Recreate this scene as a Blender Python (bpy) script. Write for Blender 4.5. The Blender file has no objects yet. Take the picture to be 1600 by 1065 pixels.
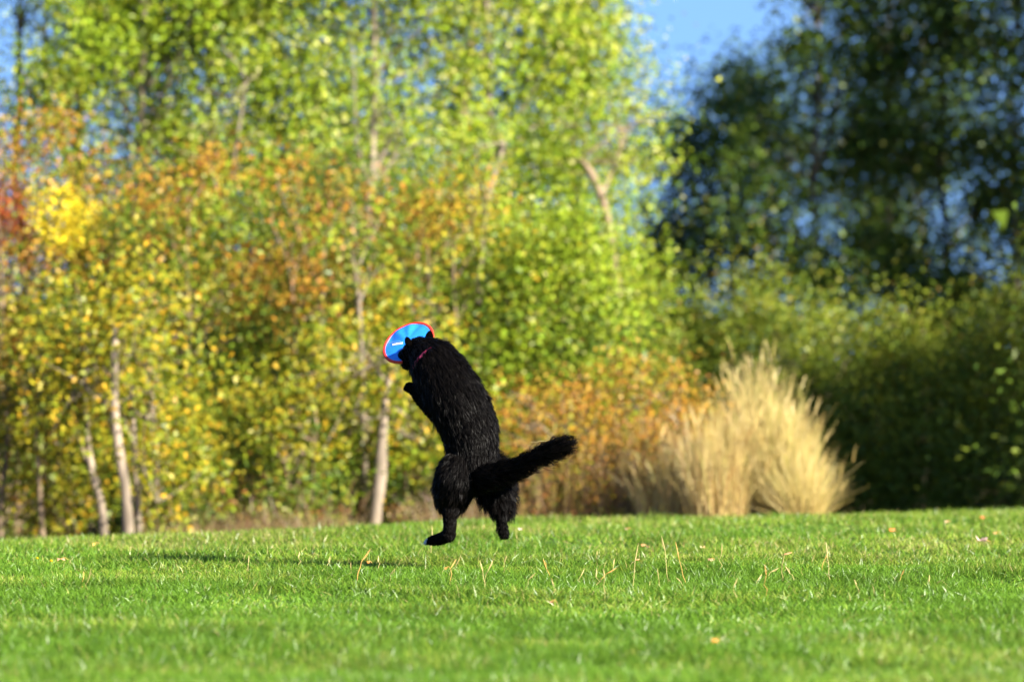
import bpy, math, random
import numpy as np
from mathutils import Vector, kdtree

SC = bpy.context.scene
COL = SC.collection
random.seed(7)

# ------------------------------------------------------------------ camera
CZ = 0.89            # camera height above the lawn
FPX = 8889.0         # focal length in pixels of the 1600 px wide frame (200 mm lens)
YH = 552.0           # pixel row of the eye level
cam_data = bpy.data.cameras.new('camera')
cam = bpy.data.objects.new('camera', cam_data)
COL.objects.link(cam)
cam.location = (0, 0, CZ)
cam.rotation_euler = (math.radians(90) + (YH - 532.5) / FPX, 0, 0)
cam_data.sensor_width = 36.0
cam_data.lens = 200.0
cam_data.clip_start = 0.1
cam_data.clip_end = 6000
cam_data.dof.use_dof = True
cam_data.dof.focus_distance = 22.4
cam_data.dof.aperture_fstop = 3.3
SC.camera = cam

# ------------------------------------------------------------------ light
SUN_TO = Vector((-1.62, 1.4, -1.0)).normalized()      # direction in which the sunlight travels
sun_el = math.asin(-SUN_TO.z)
world = bpy.data.worlds.new('World')
SC.world = world
world.use_nodes = True
wt = world.node_tree
wt.nodes.clear()
w_out = wt.nodes.new('ShaderNodeOutputWorld')
w_bg = wt.nodes.new('ShaderNodeBackground')
w_sky = wt.nodes.new('ShaderNodeTexSky')
w_sky.sky_type = 'NISHITA'
w_sky.sun_disc = False
w_sky.sun_elevation = sun_el
w_sky.sun_rotation = math.atan2(-SUN_TO.x, -SUN_TO.y)
w_sky.altitude = 300
w_sky.air_density = 1.0
w_sky.dust_density = 0.2
w_sky.ozone_density = 5.0
w_tc = wt.nodes.new('ShaderNodeTexCoord')
w_sep = wt.nodes.new('ShaderNodeSeparateXYZ')
w_cmb = wt.nodes.new('ShaderNodeCombineXYZ')
w_mr = wt.nodes.new('ShaderNodeMapRange')           # deep clear autumn blue down to the treetops
for i, v in ((1, 0.0), (2, 1.0), (3, 0.36), (4, 1.0)):
    w_mr.inputs[i].default_value = v
wt.links.new(w_tc.outputs['Generated'], w_sep.inputs[0])
wt.links.new(w_sep.outputs[0], w_cmb.inputs[0])
wt.links.new(w_sep.outputs[1], w_cmb.inputs[1])
wt.links.new(w_sep.outputs[2], w_mr.inputs[0])
wt.links.new(w_mr.outputs[0], w_cmb.inputs[2])
wt.links.new(w_cmb.outputs[0], w_sky.inputs[0])
wt.links.new(w_sky.outputs[0], w_bg.inputs[0])
w_bg.inputs[1].default_value = 0.08
wt.links.new(w_bg.outputs[0], w_out.inputs[0])

sun_data = bpy.data.lights.new('sun', 'SUN')
sun_data.energy = 5.0
sun_data.angle = math.radians(0.53)
sun_data.color = (1.0, 0.93, 0.80)
sun = bpy.data.objects.new('sun', sun_data)
sun.rotation_euler = SUN_TO.to_track_quat('-Z', 'Y').to_euler()
sun.location = (30, -36, 20)
COL.objects.link(sun)

SC.view_settings.view_transform = 'Standard'
SC.view_settings.look = 'None'
SC.view_settings.exposure = 2.2
SC.view_settings.gamma = 1.0
SC.view_settings.use_curve_mapping = False
SC.render.engine = 'CYCLES'
SC.cycles.use_denoising = True
SC.cycles.max_bounces = 6
SC.cycles.diffuse_bounces = 2
SC.cycles.glossy_bounces = 2
SC.cycles.transmission_bounces = 3
SC.cycles.transparent_max_bounces = 4


# ------------------------------------------------------------------ helpers
def P(px, py, d):
    """World point at distance d seen at pixel (px, py) of the 1600 x 1065 photograph."""
    return np.array([(px - 800.0) / FPX * d, d, CZ + (YH - py) / FPX * d])


def X(px, d):
    return (px - 800.0) / FPX * d


CREST_X = np.array([-40, -6, -2.5, -1.2, 0, 1.2, 2.6, 6, 40.0])
CREST_Y = np.array([26, 26.5, 26.9, 28.5, 30.4, 30.9, 32.2, 33.0, 34.0])


def crest(x):
    return np.interp(x, CREST_X, CREST_Y)


def gz(x, y):
    """Height of the ground: a gently uneven lawn that falls away behind its far crest."""
    x = np.asarray(x, float)
    y = np.asarray(y, float)
    t = (y - crest(x)) / 0.7
    sp = np.where(t > 30, t, np.log1p(np.exp(np.minimum(t, 30)))) * 0.7
    drop = 1.3 * np.tanh(0.05 * sp / 1.3)
    near = np.exp(-np.maximum(np.abs(x) - 12, 0) / 8) * np.exp(-np.maximum(y - 45, 0) / 10)
    und = 0.010 * np.sin(1.9 * y + 0.7 * x) + 0.010 * np.sin(3.1 * x - 0.9 * y + 1.3) * np.sin(0.8 * y) + 0.010 * np.sin(5.3 * y + 2.2 * x) * np.sin(1.7 * x + 0.4 * y)
    return und * near - drop


def mesh_np(name, verts, quads=None, tris=None, mat=None, parent=None, color=None, smooth=False):
    verts = np.asarray(verts, np.float32).reshape(-1, 3)
    q = np.zeros((0, 4), np.int32) if quads is None else np.asarray(quads, np.int32).reshape(-1, 4)
    t = np.zeros((0, 3), np.int32) if tris is None else np.asarray(tris, np.int32).reshape(-1, 3)
    me = bpy.data.meshes.new(name)
    me.vertices.add(len(verts))
    me.vertices.foreach_set('co', verts.ravel())
    nl = len(q) * 4 + len(t) * 3
    me.loops.add(nl)
    me.loops.foreach_set('vertex_index', np.concatenate([q.ravel(), t.ravel()]))
    me.polygons.add(len(q) + len(t))
    start = np.concatenate([np.arange(len(q)) * 4, len(q) * 4 + np.arange(len(t)) * 3]).astype(np.int32)
    me.polygons.foreach_set('loop_start', start)
    if smooth:
        me.polygons.foreach_set('use_smooth', np.ones(len(q) + len(t), bool))
    if color is not None:
        a = me.color_attributes.new('tint', 'FLOAT_COLOR', 'POINT')
        c = np.ones((len(verts), 4), np.float32)
        c[:, :3] = color
        a.data.foreach_set('color', c.ravel())
    me.update(calc_edges=True)
    if mat:
        me.materials.append(mat)
    o = bpy.data.objects.new(name, me)
    COL.objects.link(o)
    if parent is not None:
        o.parent = parent
    return o


def empty(name, loc, label, cat, group=None):
    o = bpy.data.objects.new(name, None)
    o.empty_display_size = 0.1
    o.location = loc
    COL.objects.link(o)
    tag(o, label, cat, group)
    return o


def tag(o, label=None, cat=None, group=None, kind=None):
    for k, v in (('label', label), ('category', cat), ('group', group), ('kind', kind)):
        if v:
            o[k] = v
    return o


class Tubes:
    """Collects tapering tubes into one set of vertices and quads."""

    def __init__(self, sides=6):
        self.v, self.q, self.n, self.s = [], [], 0, sides

    def add(self, path, radii):
        path = np.asarray(path, float)
        radii = np.broadcast_to(np.asarray(radii, float), (len(path),))
        d = np.gradient(path, axis=0)
        d /= np.linalg.norm(d, axis=1)[:, None] + 1e-9
        ref = np.array([0, 0, 1.0]) if abs(d[0][2]) < 0.9 else np.array([1.0, 0, 0])
        u = np.cross(d, ref)
        u /= np.linalg.norm(u, axis=1)[:, None] + 1e-9
        w = np.cross(d, u)
        a = np.arange(self.s) / self.s * 2 * np.pi
        ring = (path[:, None, :] + radii[:, None, None] * (np.cos(a)[None, :, None] * u[:, None, :] + np.sin(a)[None, :, None] * w[:, None, :]))
        m = len(path)
        self.v.append(ring.reshape(-1, 3))
        i = np.arange(m - 1)[:, None] * self.s
        j = np.arange(self.s)[None, :]
        jn = (j + 1) % self.s
        self.q.append((np.stack([i + j, i + jn, i + self.s + jn, i + self.s + j], -1) + self.n).reshape(-1, 4))
        self.n += m * self.s
        return self

    def build(self, name, mat, parent=None, origin=None, color=None):
        v = np.concatenate(self.v)
        if origin is not None:
            v = v - np.asarray(origin)
        return mesh_np(name, v, np.concatenate(self.q), mat=mat, parent=parent, smooth=True, color=color)


def bend(p0, p1, n, rng, wob):
    """A slightly wandering path from p0 to p1."""
    t = np.linspace(0, 1, n)[:, None]
    p = np.asarray(p0)[None] * (1 - t) + np.asarray(p1)[None] * t
    w = rng.normal(0, wob, (n, 3)) * np.sin(np.pi * t)
    return p + w


# ------------------------------------------------------------------ materials
def new_mat(name):
    m = bpy.data.materials.new(name)
    m.use_nodes = True
    m.node_tree.nodes.clear()
    return m, m.node_tree, m.node_tree.nodes.new('ShaderNodeOutputMaterial')


def leaf_material(name, translucent=0.35, gloss=0.10, rough=0.4):
    m, nt, out = new_mat(name)
    at = nt.nodes.new('ShaderNodeAttribute')
    at.attribute_name = 'tint'
    df = nt.nodes.new('ShaderNodeBsdfDiffuse')
    tr = nt.nodes.new('ShaderNodeBsdfTranslucent')
    gl = nt.nodes.new('ShaderNodeBsdfGlossy')
    gl.inputs['Roughness'].default_value = rough
    gl.inputs['Color'].default_value = (0.9, 0.9, 0.9, 1)
    mx, m2 = nt.nodes.new('ShaderNodeMixShader'), nt.nodes.new('ShaderNodeMixShader')
    mx.inputs[0].default_value = translucent
    m2.inputs[0].default_value = gloss
    nt.links.new(at.outputs['Color'], df.inputs['Color'])
    nt.links.new(at.outputs['Color'], tr.inputs['Color'])
    nt.links.new(df.outputs[0], mx.inputs[1])
    nt.links.new(tr.outputs[0], mx.inputs[2])
    nt.links.new(mx.outputs[0], m2.inputs[1])
    nt.links.new(gl.outputs[0], m2.inputs[2])
    nt.links.new(m2.outputs[0], out.inputs[0])
    return m


def noise_material(name, c1, c2, scale, rough=0.8, bump=0.3, stretch=(1, 1, 1), spec=0.3):
    m, nt, out = new_mat(name)
    b = nt.nodes.new('ShaderNodeBsdfPrincipled')
    b.inputs['Roughness'].default_value = rough
    b.inputs['Specular IOR Level'].default_value = spec
    tc = nt.nodes.new('ShaderNodeTexCoord')
    mp = nt.nodes.new('ShaderNodeMapping')
    mp.inputs['Scale'].default_value = stretch
    ns = nt.nodes.new('ShaderNodeTexNoise')
    ns.inputs['Scale'].default_value = scale
    ns.inputs['Detail'].default_value = 6
    rp = nt.nodes.new('ShaderNodeValToRGB')
    rp.color_ramp.elements[0].position, rp.color_ramp.elements[1].position = 0.35, 0.65
    rp.color_ramp.elements[0].color = (*c1, 1)
    rp.color_ramp.elements[1].color = (*c2, 1)
    bp = nt.nodes.new('ShaderNodeBump')
    bp.inputs['Strength'].default_value = bump
    bp.inputs['Distance'].default_value = 0.01
    nt.links.new(tc.outputs['Object'], mp.inputs[0])
    nt.links.new(mp.outputs[0], ns.inputs['Vector'])
    nt.links.new(ns.outputs['Fac'], rp.inputs[0])
    nt.links.new(rp.outputs[0], b.inputs['Base Color'])
    nt.links.new(ns.outputs['Fac'], bp.inputs['Height'])
    nt.links.new(bp.outputs[0], b.inputs['Normal'])
    nt.links.new(b.outputs[0], out.inputs[0])
    return m


LEAF = leaf_material('leaf', 0.20, 0.016, 0.45)
GRASS = leaf_material('grass_blade', 0.30, 0.016, 0.35)
STRAW = leaf_material('dry_straw', 0.25, 0.04, 0.5)
BARK_PALE = noise_material('pale_bark', (0.075, 0.058, 0.040), (0.27, 0.215, 0.155), 9, 0.85, 0.5, (1, 1, 0.25))
BARK_TAN = noise_material('tan_bark', (0.12, 0.085, 0.05), (0.22, 0.16, 0.10), 9, 0.85, 0.5, (1, 1, 0.25))
BARK_DARK = noise_material('dark_bark', (0.07, 0.055, 0.04), (0.15, 0.12, 0.09), 9, 0.9, 0.5, (1, 1, 0.25))

# palettes: (base colour, weight)
YG = [((0.20, 0.255, 0.014), 5), ((0.13, 0.20, 0.012), 5), ((0.29, 0.305, 0.026), 3), ((0.07, 0.12, 0.012), 2), ((0.38, 0.37, 0.12), 1)]
GOLD = [((0.28, 0.24, 0.013), 5), ((0.18, 0.20, 0.012), 5), ((0.40, 0.24, 0.015), 2), ((0.09, 0.12, 0.010), 4)]
RUST = [((0.36, 0.16, 0.018), 4), ((0.24, 0.09, 0.016), 3), ((0.36, 0.22, 0.025), 4), ((0.16, 0.12, 0.015), 2)]
RED = [((0.17, 0.030, 0.012), 4), ((0.26, 0.06, 0.015), 3), ((0.22, 0.10, 0.02), 1)]
YELLOW = [((0.62, 0.46, 0.015), 4), ((0.52, 0.38, 0.02), 2), ((0.36, 0.33, 0.02), 2)]
FRESH = [((0.20, 0.29, 0.014), 5), ((0.27, 0.34, 0.018), 4), ((0.10, 0.17, 0.014), 3)]
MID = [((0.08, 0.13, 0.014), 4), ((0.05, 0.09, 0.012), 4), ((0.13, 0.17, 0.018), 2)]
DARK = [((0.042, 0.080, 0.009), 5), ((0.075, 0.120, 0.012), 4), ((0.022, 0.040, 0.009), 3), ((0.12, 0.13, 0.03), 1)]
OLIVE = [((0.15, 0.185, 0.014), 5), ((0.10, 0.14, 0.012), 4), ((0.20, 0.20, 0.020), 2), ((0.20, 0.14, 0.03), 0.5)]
BROWN = [((0.24, 0.14, 0.055), 4), ((0.15, 0.075, 0.03), 4), ((0.36, 0.25, 0.11), 1), ((0.30, 0.11, 0.03), 4), ((0.20, 0.19, 0.03), 2)]


def pick(pal, n, rng):
    w = np.array([p[1] for p in pal], float)
    c = np.array([p[0] for p in pal])[rng.choice(len(pal), n, p=w / w.sum())]
    return c * rng.uniform(0.8, 1.2, (n, 1))


def leaf_tris(pos, size, rng, up=0.35, droop=0.0, ratio=0.62):
    """Small leaves, one face each, at the given points."""
    n = len(pos)
    nrm = rng.normal(0, 1, (n, 3))
    nrm[:, 2] = np.abs(nrm[:, 2]) * 0.8 + up
    nrm /= np.linalg.norm(nrm, axis=1)[:, None]
    a = rng.normal(0, 1, (n, 3))
    a[:, 2] -= droop
    a -= nrm * np.sum(a * nrm, 1)[:, None]
    a /= np.linalg.norm(a, axis=1)[:, None] + 1e-9
    b = np.cross(nrm, a)
    L = size * rng.uniform(0.7, 1.3, n)[:, None]
    W = L * ratio * 0.5
    mid = pos + a * L * 0.45
    fold = nrm * L * 0.08
    v = np.stack([pos - b * W * 0.25, mid + a * L * 0.2 + b * W * 1.1 + fold, pos + a * L - b * W * 0.55], 1)
    return v.reshape(-1, 3), np.arange(n * 3).reshape(n, 3)


def plant(name, label, cat, base, height, spread, leaves, leaf_size, pals, seed, group=None, crown_base=0.0, bark=None, trunk_r=0.03,
          top=None, limbs=5, twigs=40, clump=0.16, shape='round', trunk_top=0.8, lean=(0, 0), pc=55, up=0.35, droop=0.0, zone=None, stems=1, ratio=0.62,
          elong=(1, 1, 0.8)):
    """A tree or shrub: trunk(s), limbs, twigs and a crown of separate leaves gathered in clumps."""
    rng = np.random.default_rng(seed)
    bx, by = base
    z0 = float(gz(bx, by)) - 0.03
    org = np.array([bx, by, z0])
    root = empty(name, org, label, cat, group)
    bark = bark or BARK_TAN
    # clump centres
    nc = max(8, int(leaves / pc))
    cc = []
    while len(cc) < nc:
        p = rng.uniform(-1, 1, (nc * 3, 3))
        r = np.linalg.norm(p, axis=1)
        keep = (r < 1) & (rng.uniform(0, 1, len(p)) < 0.35 + 0.65 * r)
        cc += list(p[keep])
    cc = np.array(cc[:nc])
    h = (cc[:, 2] + 1) / 2
    if shape in ('column', 'thin_top'):
        h = rng.uniform(0, 1, nc) if shape == 'column' else rng.beta(1.0, 1.5, nc)
        k = np.sqrt(rng.uniform(0.1, 1, nc)) / (np.hypot(cc[:, 0], cc[:, 1]) + 1e-6)
        prof = np.clip(1.15 - 0.55 * h, 0.3, 1.0)
        cc[:, :2] *= (k * prof)[:, None]
    elif shape == 'mound':
        h = rng.uniform(0, 1, nc) ** 1.1
        k = np.sqrt(rng.uniform(0.15, 1, nc)) / (np.hypot(cc[:, 0], cc[:, 1]) + 1e-6)
        prof = np.sqrt(np.clip(1 - h ** 2.2, 0.03, 1))
        cc[:, :2] *= (k * prof)[:, None]
    cx = cc[:, 0] * spread[0] + lean[0] * h
    cy = cc[:, 1] * spread[1] + lean[1] * h
    czl = crown_base + h * (height - crown_base)
    C = np.stack([cx, cy, czl], 1)
    # crown
    per = rng.integers(20, 90, nc)
    per = (per * leaves / per.sum()).astype(int) + 1
    idx = np.repeat(np.arange(nc), per)
    off = rng.normal(0, 1, (len(idx), 3)) * (clump * rng.uniform(0.6, 1.4, nc))[idx][:, None] * np.array(elong)
    pos = C[idx] + off
    pos[:, 2] = np.maximum(pos[:, 2], 0.03 + rng.uniform(0, 0.05, len(pos)))
    # colour: one palette per clump, by height and zone
    col = np.zeros((len(idx), 3))
    pn = rng.integers(0, 1000, nc)
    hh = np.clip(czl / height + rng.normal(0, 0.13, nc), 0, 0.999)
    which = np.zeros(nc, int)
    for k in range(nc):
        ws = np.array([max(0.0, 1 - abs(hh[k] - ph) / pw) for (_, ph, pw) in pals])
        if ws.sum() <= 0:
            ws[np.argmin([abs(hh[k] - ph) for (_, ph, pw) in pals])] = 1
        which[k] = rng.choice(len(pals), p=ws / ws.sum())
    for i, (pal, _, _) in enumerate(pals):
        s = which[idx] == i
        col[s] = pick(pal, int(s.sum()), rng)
    if zone:
        for (zx, zz, zr, pal) in zone:
            d = np.hypot(pos[:, 0] - zx, pos[:, 2] - zz)
            s = d < zr * rng.uniform(0.6, 1.15, len(pos))
            col[s] = pick(pal, int(s.sum()), rng)
    v, q = leaf_tris(pos, leaf_size, rng, up, droop, ratio)
    crown = mesh_np('crown' if cat == 'tree' else 'foliage', v, None, q, mat=LEAF, parent=root, color=np.repeat(col, 3, 0))
    crown['kind'] = 'stuff'
    # trunk(s)
    tops = []
    for s in range(stems):
        sx = rng.normal(0, spread[0] * 0.25) if stems > 1 else 0
        sy = rng.normal(0, spread[1] * 0.25) if stems > 1 else 0
        bx0 = np.array([sx * 0.3, sy * 0.3, -0.1])
        tp = np.array([lean[0] * trunk_top + sx, lean[1] * trunk_top + sy, height * trunk_top])
        path = bend(bx0, tp, 9, rng, 0.03 * height / 4)
        rad = trunk_r * np.linspace(1, 0.3, 9)
        rad[0] *= 1.25
        Tubes(8).add(path, rad).build('trunk' if cat == 'tree' else 'stem', bark, root)
        tops.append((path, rad))
    # limbs to some clumps, twigs to more
    order = rng.permutation(nc)
    for k in order[:limbs]:
        path, rad = tops[rng.integers(0, stems)]
        i = int(np.clip(np.searchsorted(path[:, 2], C[k][2] * 0.7), 1, 7))
        lp = bend(path[i], C[k], 6, rng, 0.03)
        Tubes(6).add(lp, np.linspace(rad[i] * 0.6, 0.006, 6)).build('limb', bark, root)
    if twigs:
        tw = Tubes(3)
        for k in order[limbs:limbs + twigs]:
            path, rad = tops[rng.integers(0, stems)]
            i = int(np.clip(np.searchsorted(path[:, 2], C[k][2] * 0.75), 1, 8))
            tw.add(bend(path[i], C[k], 4, rng, 0.05), np.linspace(0.009, 0.003, 4))
        tag(tw.build('twigs', bark, root), kind='stuff')
    return root


# ------------------------------------------------------------------ ground
xs = np.concatenate([[-3000, -900, -300, -100, -50, -28, -18], np.linspace(-12, 12, 121), [18, 28, 50, 100, 300, 900, 3000]])
ys = np.concatenate([[-3000, -900, -300, -100, -40, -15, -4, 3, 7], np.linspace(10, 46, 181), [48, 52, 58, 66, 80, 110, 200, 500, 1200, 3000]])
gx, gy = np.meshgrid(xs, ys)
gv = np.stack([gx, gy, gz(gx, gy)], -1).reshape(-1, 3)
nx_, ny_ = len(xs), len(ys)
ii, jj = np.meshgrid(np.arange(nx_ - 1), np.arange(ny_ - 1))
b0 = (jj * nx_ + ii).ravel()
gq = np.stack([b0, b0 + 1, b0 + nx_ + 1, b0 + nx_], 1)
litter = np.clip((gv[:, 1] - crest(gv[:, 0]) - 0.4) / 0.8, 0, 1) * (gv[:, 1] < 90)
gm, nt, out = new_mat('lawn_soil')
b = nt.nodes.new('ShaderNodeBsdfPrincipled')
b.inputs['Roughness'].default_value = 0.9
b.inputs['Specular IOR Level'].default_value = 0.1
at = nt.nodes.new('ShaderNodeAttribute')
at.attribute_name = 'tint'
tc = nt.nodes.new('ShaderNodeTexCoord')
n1 = nt.nodes.new('ShaderNodeTexNoise')
n1.inputs['Scale'].default_value = 28
n1.inputs['Detail'].default_value = 7
r1, r2 = nt.nodes.new('ShaderNodeValToRGB'), nt.nodes.new('ShaderNodeValToRGB')
r1.color_ramp.elements[0].color, r1.color_ramp.elements[1].color = (0.035, 0.065, 0.012, 1), (0.08, 0.13, 0.02, 1)
r2.color_ramp.elements[0].color, r2.color_ramp.elements[1].color = (0.05, 0.032, 0.018, 1), (0.26, 0.17, 0.09, 1)
mx = nt.nodes.new('ShaderNodeMix')
mx.data_type = 'RGBA'
bp = nt.nodes.new('ShaderNodeBump')
bp.inputs['Strength'].default_value = 0.7
bp.inputs['Distance'].default_value = 0.03
nt.links.new(tc.outputs['Object'], n1.inputs['Vector'])
nt.links.new(n1.outputs['Fac'], r1.inputs[0])
nt.links.new(n1.outputs['Fac'], r2.inputs[0])
nt.links.new(at.outputs['Fac'], mx.inputs[0])
nt.links.new(r1.outputs[0], mx.inputs[6])
nt.links.new(r2.outputs[0], mx.inputs[7])
nt.links.new(mx.outputs[2], b.inputs['Base Color'])
nt.links.new(n1.outputs['Fac'], bp.inputs['Height'])
nt.links.new(bp.outputs[0], b.inputs['Normal'])
nt.links.new(b.outputs[0], out.inputs[0])
ground = mesh_np('ground', gv, gq, mat=gm, color=np.repeat(litter[:, None], 3, 1), smooth=True)
ground['kind'] = 'structure'

# ------------------------------------------------------------------ trees and shrubs behind the lawn
G_TALL = 'tall yellow-green trees behind the lawn'
TALL = [((YG), 0.75, 0.8), ((FRESH), 0.25, 0.45)]


def tall(px, d, label, seed, h=6.2, r=1.15, leaves=26000, **kw):
    a = dict(crown_base=0.7, bark=BARK_PALE, trunk_r=0.06, limbs=6, twigs=60, clump=0.21, pc=300, shape='column')
    a.update(kw)
    pals = a.pop('pals', TALL)
    return plant('broadleaf_tree', label, 'tree', (X(px, d), d), h, (r, r), int(leaves * 1.95), 0.055, pals, seed, group=G_TALL, **a)


tall(235, 44.2, 'tall yellow-green tree left of the centre with leaning brown limb near the top', 11, leaves=19000)
tall(415, 45.6, 'tall yellow-green tree between the rusty shrubs at left and the many-forked pale tree', 12, leaves=22000)
tall(585, 44, 'tall yellow-green tree with pale trunk forking into many limbs above the flying disc', 13, leaves=26000)
tall(760, 45, 'tall yellow-green tree with slanting pale limbs above the dog', 14, leaves=24000)
tall(893, 46, 'rightmost tall yellow-green tree, edging the open patch of blue sky', 15, leaves=16000, r=0.68)
tall(30, 46, 'darker thin leafy tree at the left edge with blue sky showing through', 16, leaves=1700, r=1.15, bark=BARK_TAN, pc=120,
     pals=[(MID, 0.7, 0.6), (YG, 0.6, 0.6)], crown_base=1.6)
tall(125, 44.6, 'tall yellow-green tree above the red and yellow leaves at the left', 18, leaves=4200, pc=140)
tall(325, 45.3, 'tall yellow-green tree behind the rusty-topped shrub', 19, leaves=15000)
tall(-200, 45, 'tall yellow-green tree standing just beyond the left edge', 17, leaves=9000)

# second row, fills the gaps between the tall trees
G_BACK = 'leafy trees filling the back of the wood'
for i, (px, d, lab) in enumerate(((120, 58, 'dim green tree deep in the wood behind the trio of slender trunks'),
                                  (330, 60, 'dim green tree deep in the wood behind the rusty leaves'),
                                  (520, 57, 'dim green tree deep in the wood left of the forked pale trunk'),
                                  (690, 60, 'dim green tree deep in the wood straight behind the dog'),
                                  (850, 58, 'dim green tree deep in the wood behind the fresh green bush'))):
    plant('broadleaf_tree', lab, 'tree', (X(px, d), d), 2.7 if px > 200 else 2.2, (1.5, 1.2), 14000, 0.12, [(DARK, 0.2, 0.4), (MID, 0.6, 0.5), (YG, 0.95, 0.3)], 40 + i, group=G_BACK,  # lower leaves coloured dark as the shade deep in the wood
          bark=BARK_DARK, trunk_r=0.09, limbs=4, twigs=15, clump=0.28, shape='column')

# added bushes with dark leaves, standing in for the shade between the bright shrubs
G_SHADE = 'dark bushes added for shade inside the wood'
for i, (px, top, lab) in enumerate(((30, 560, 'dark bush added for shade inside the wood at the far left, behind the tan stems'),
                                    (160, 500, 'dark bush added for shade in the gap behind the trio of slender trunks'),
                                    (300, 470, 'dark bush added for shade behind the golden undergrowth right of the trio'),
                                    (430, 450, 'dark bush added for shade in the deepest gap left of the disc'),
                                    (560, 480, 'dark bush added for shade behind the pale forked tree'),
                                    (690, 500, 'dark bush added for shade straight behind the back of the dog'),
                                    (960, 455, 'dark bush added for shade in the gap between the fresh green bush and the hedge'))):
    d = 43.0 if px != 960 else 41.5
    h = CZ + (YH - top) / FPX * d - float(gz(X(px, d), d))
    plant('gap_shade_bush', lab, 'bush', (X(px, d), d), h, (0.42 if px != 960 else 0.25, 0.35), 7000 if px != 960 else 5000, 0.06, [(DARK, 0.5, 1)], 80 + i, group=G_SHADE, bark=BARK_DARK, trunk_r=0.02,
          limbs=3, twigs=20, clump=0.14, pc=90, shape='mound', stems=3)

# shrubs along the wood's edge, autumn colours on top
G_EDGE = 'autumn shrubs along the edge of the wood'
EDGE = [((RUST), 0.80, 0.25), ((GOLD), 0.55, 0.42), ((YG), 0.40, 0.60), ((MID), 0.45, 0.80), ((FRESH), 0.1, 0.3)]


def edge(px, d, top, label, seed, r=0.62, leaves=11000, pals=EDGE, **kw):
    h = CZ + (YH - top) / FPX * d - float(gz(X(px, d), d))
    a = dict(crown_base=0.35, bark=BARK_TAN, trunk_r=0.02, limbs=5, twigs=50, clump=0.16, pc=230, shape='thin_top', stems=3)
    a.update(kw)
    return plant('shrub', label, 'shrub', (X(px, d), d), h * 1.15, (r * 1.15, r * 0.9), int(leaves * 1.35), 0.041, pals, seed, group=G_EDGE, **a)


edge(15, 40, 275, 'gold and dark red shrub at the left edge with red leaves on top', 61, crown_base=1.35,
     zone=((-0.02, 2.55, 0.24, RED), (0.40, 2.5, 0.28, YELLOW)), pals=[(GOLD, 0.6, 0.5), (RUST, 0.8, 0.35), (YG, 0.4, 0.5), (MID, 0.4, 0.6)])
edge(150, 41, 300, 'golden shrub with a clear yellow spray, behind the trio of slender trunks', 62, crown_base=1.4,
     zone=((-0.22, 2.45, 0.24, YELLOW),))
edge(275, 40, 300, 'rusty-topped shrub just right of the slender trunks', 63, crown_base=0.25, leaves=13000)
edge(385, 41, 330, 'olive and gold shrub halfway between slender trunks and flying disc', 64)
edge(480, 40, 330, 'orange-topped shrub left of the flying disc', 65)
edge(595, 41, 320, 'orange-crowned shrub standing right behind the flying disc', 66, leaves=12000)
edge(705, 40, 330, 'orange-crowned shrub right behind the dog', 67, leaves=12000)
edge(-130, 41, 300, 'gold shrub just beyond the left edge of the photo', 68, leaves=5000)
edge(790, 41, 420, 'yellow-green shrub above the tail of the dog', 69, pals=[(YG, 0.8, 0.6), (GOLD, 0.4, 0.4)], leaves=9000)

# low undergrowth in front of the shrubs
G_UNDER = 'low yellow-leaved undergrowth at the foot of the wood'
for i, (px, d, top, lv, lab) in enumerate((
        (20, 38.5, 660, 2200, 'low gold undergrowth in the bottom left corner of the wood'),
        (105, 39.0, 730, 1100, 'sparse low undergrowth left of the leaning slender trunk'),
        (290, 38.0, 640, 5200, 'golden undergrowth directly right of the trio of slender trunks'),
        (380, 38.5, 600, 5200, 'golden undergrowth with brown stems at its foot'),
        (470, 38.0, 600, 5200, 'yellow undergrowth left of the pale forked tree'),
        (545, 38.8, 590, 4200, 'yellow undergrowth at the foot of the pale forked tree'),
        (655, 38.3, 610, 4600, 'golden undergrowth directly behind the belly of the dog'),
        (755, 38.6, 620, 4200, 'golden undergrowth behind the hind legs of the dog'))):
    h = CZ + (YH - top) / FPX * d - float(gz(X(px, d), d))
    plant('undergrowth_bush', lab, 'bush', (X(px, d), d), h, (0.36, 0.3), int(lv * 1.15), 0.039, [(GOLD, 0.8, 0.6), (YG, 0.5, 0.5), (MID, 0.4, 0.4), (BROWN, 0.10, 0.42)], 90 + i, group=G_UNDER,
          trunk_r=0.009, limbs=4, twigs=40, clump=0.085, shape='mound', stems=5)

# bright green bush right of the dog
plant('bush', 'fresh bright green bush to the right above the tail of the dog', 'bush', (X(868, 40), 40), 2.3, (0.64, 0.5), 26000, 0.043,
      [(FRESH, 0.6, 0.5), (YG, 0.6, 0.8), (MID, 0.4, 0.4)], 111, bark=BARK_TAN, trunk_r=0.02, limbs=4, twigs=50, clump=0.14, shape='column', stems=4, crown_base=0.5)

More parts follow.
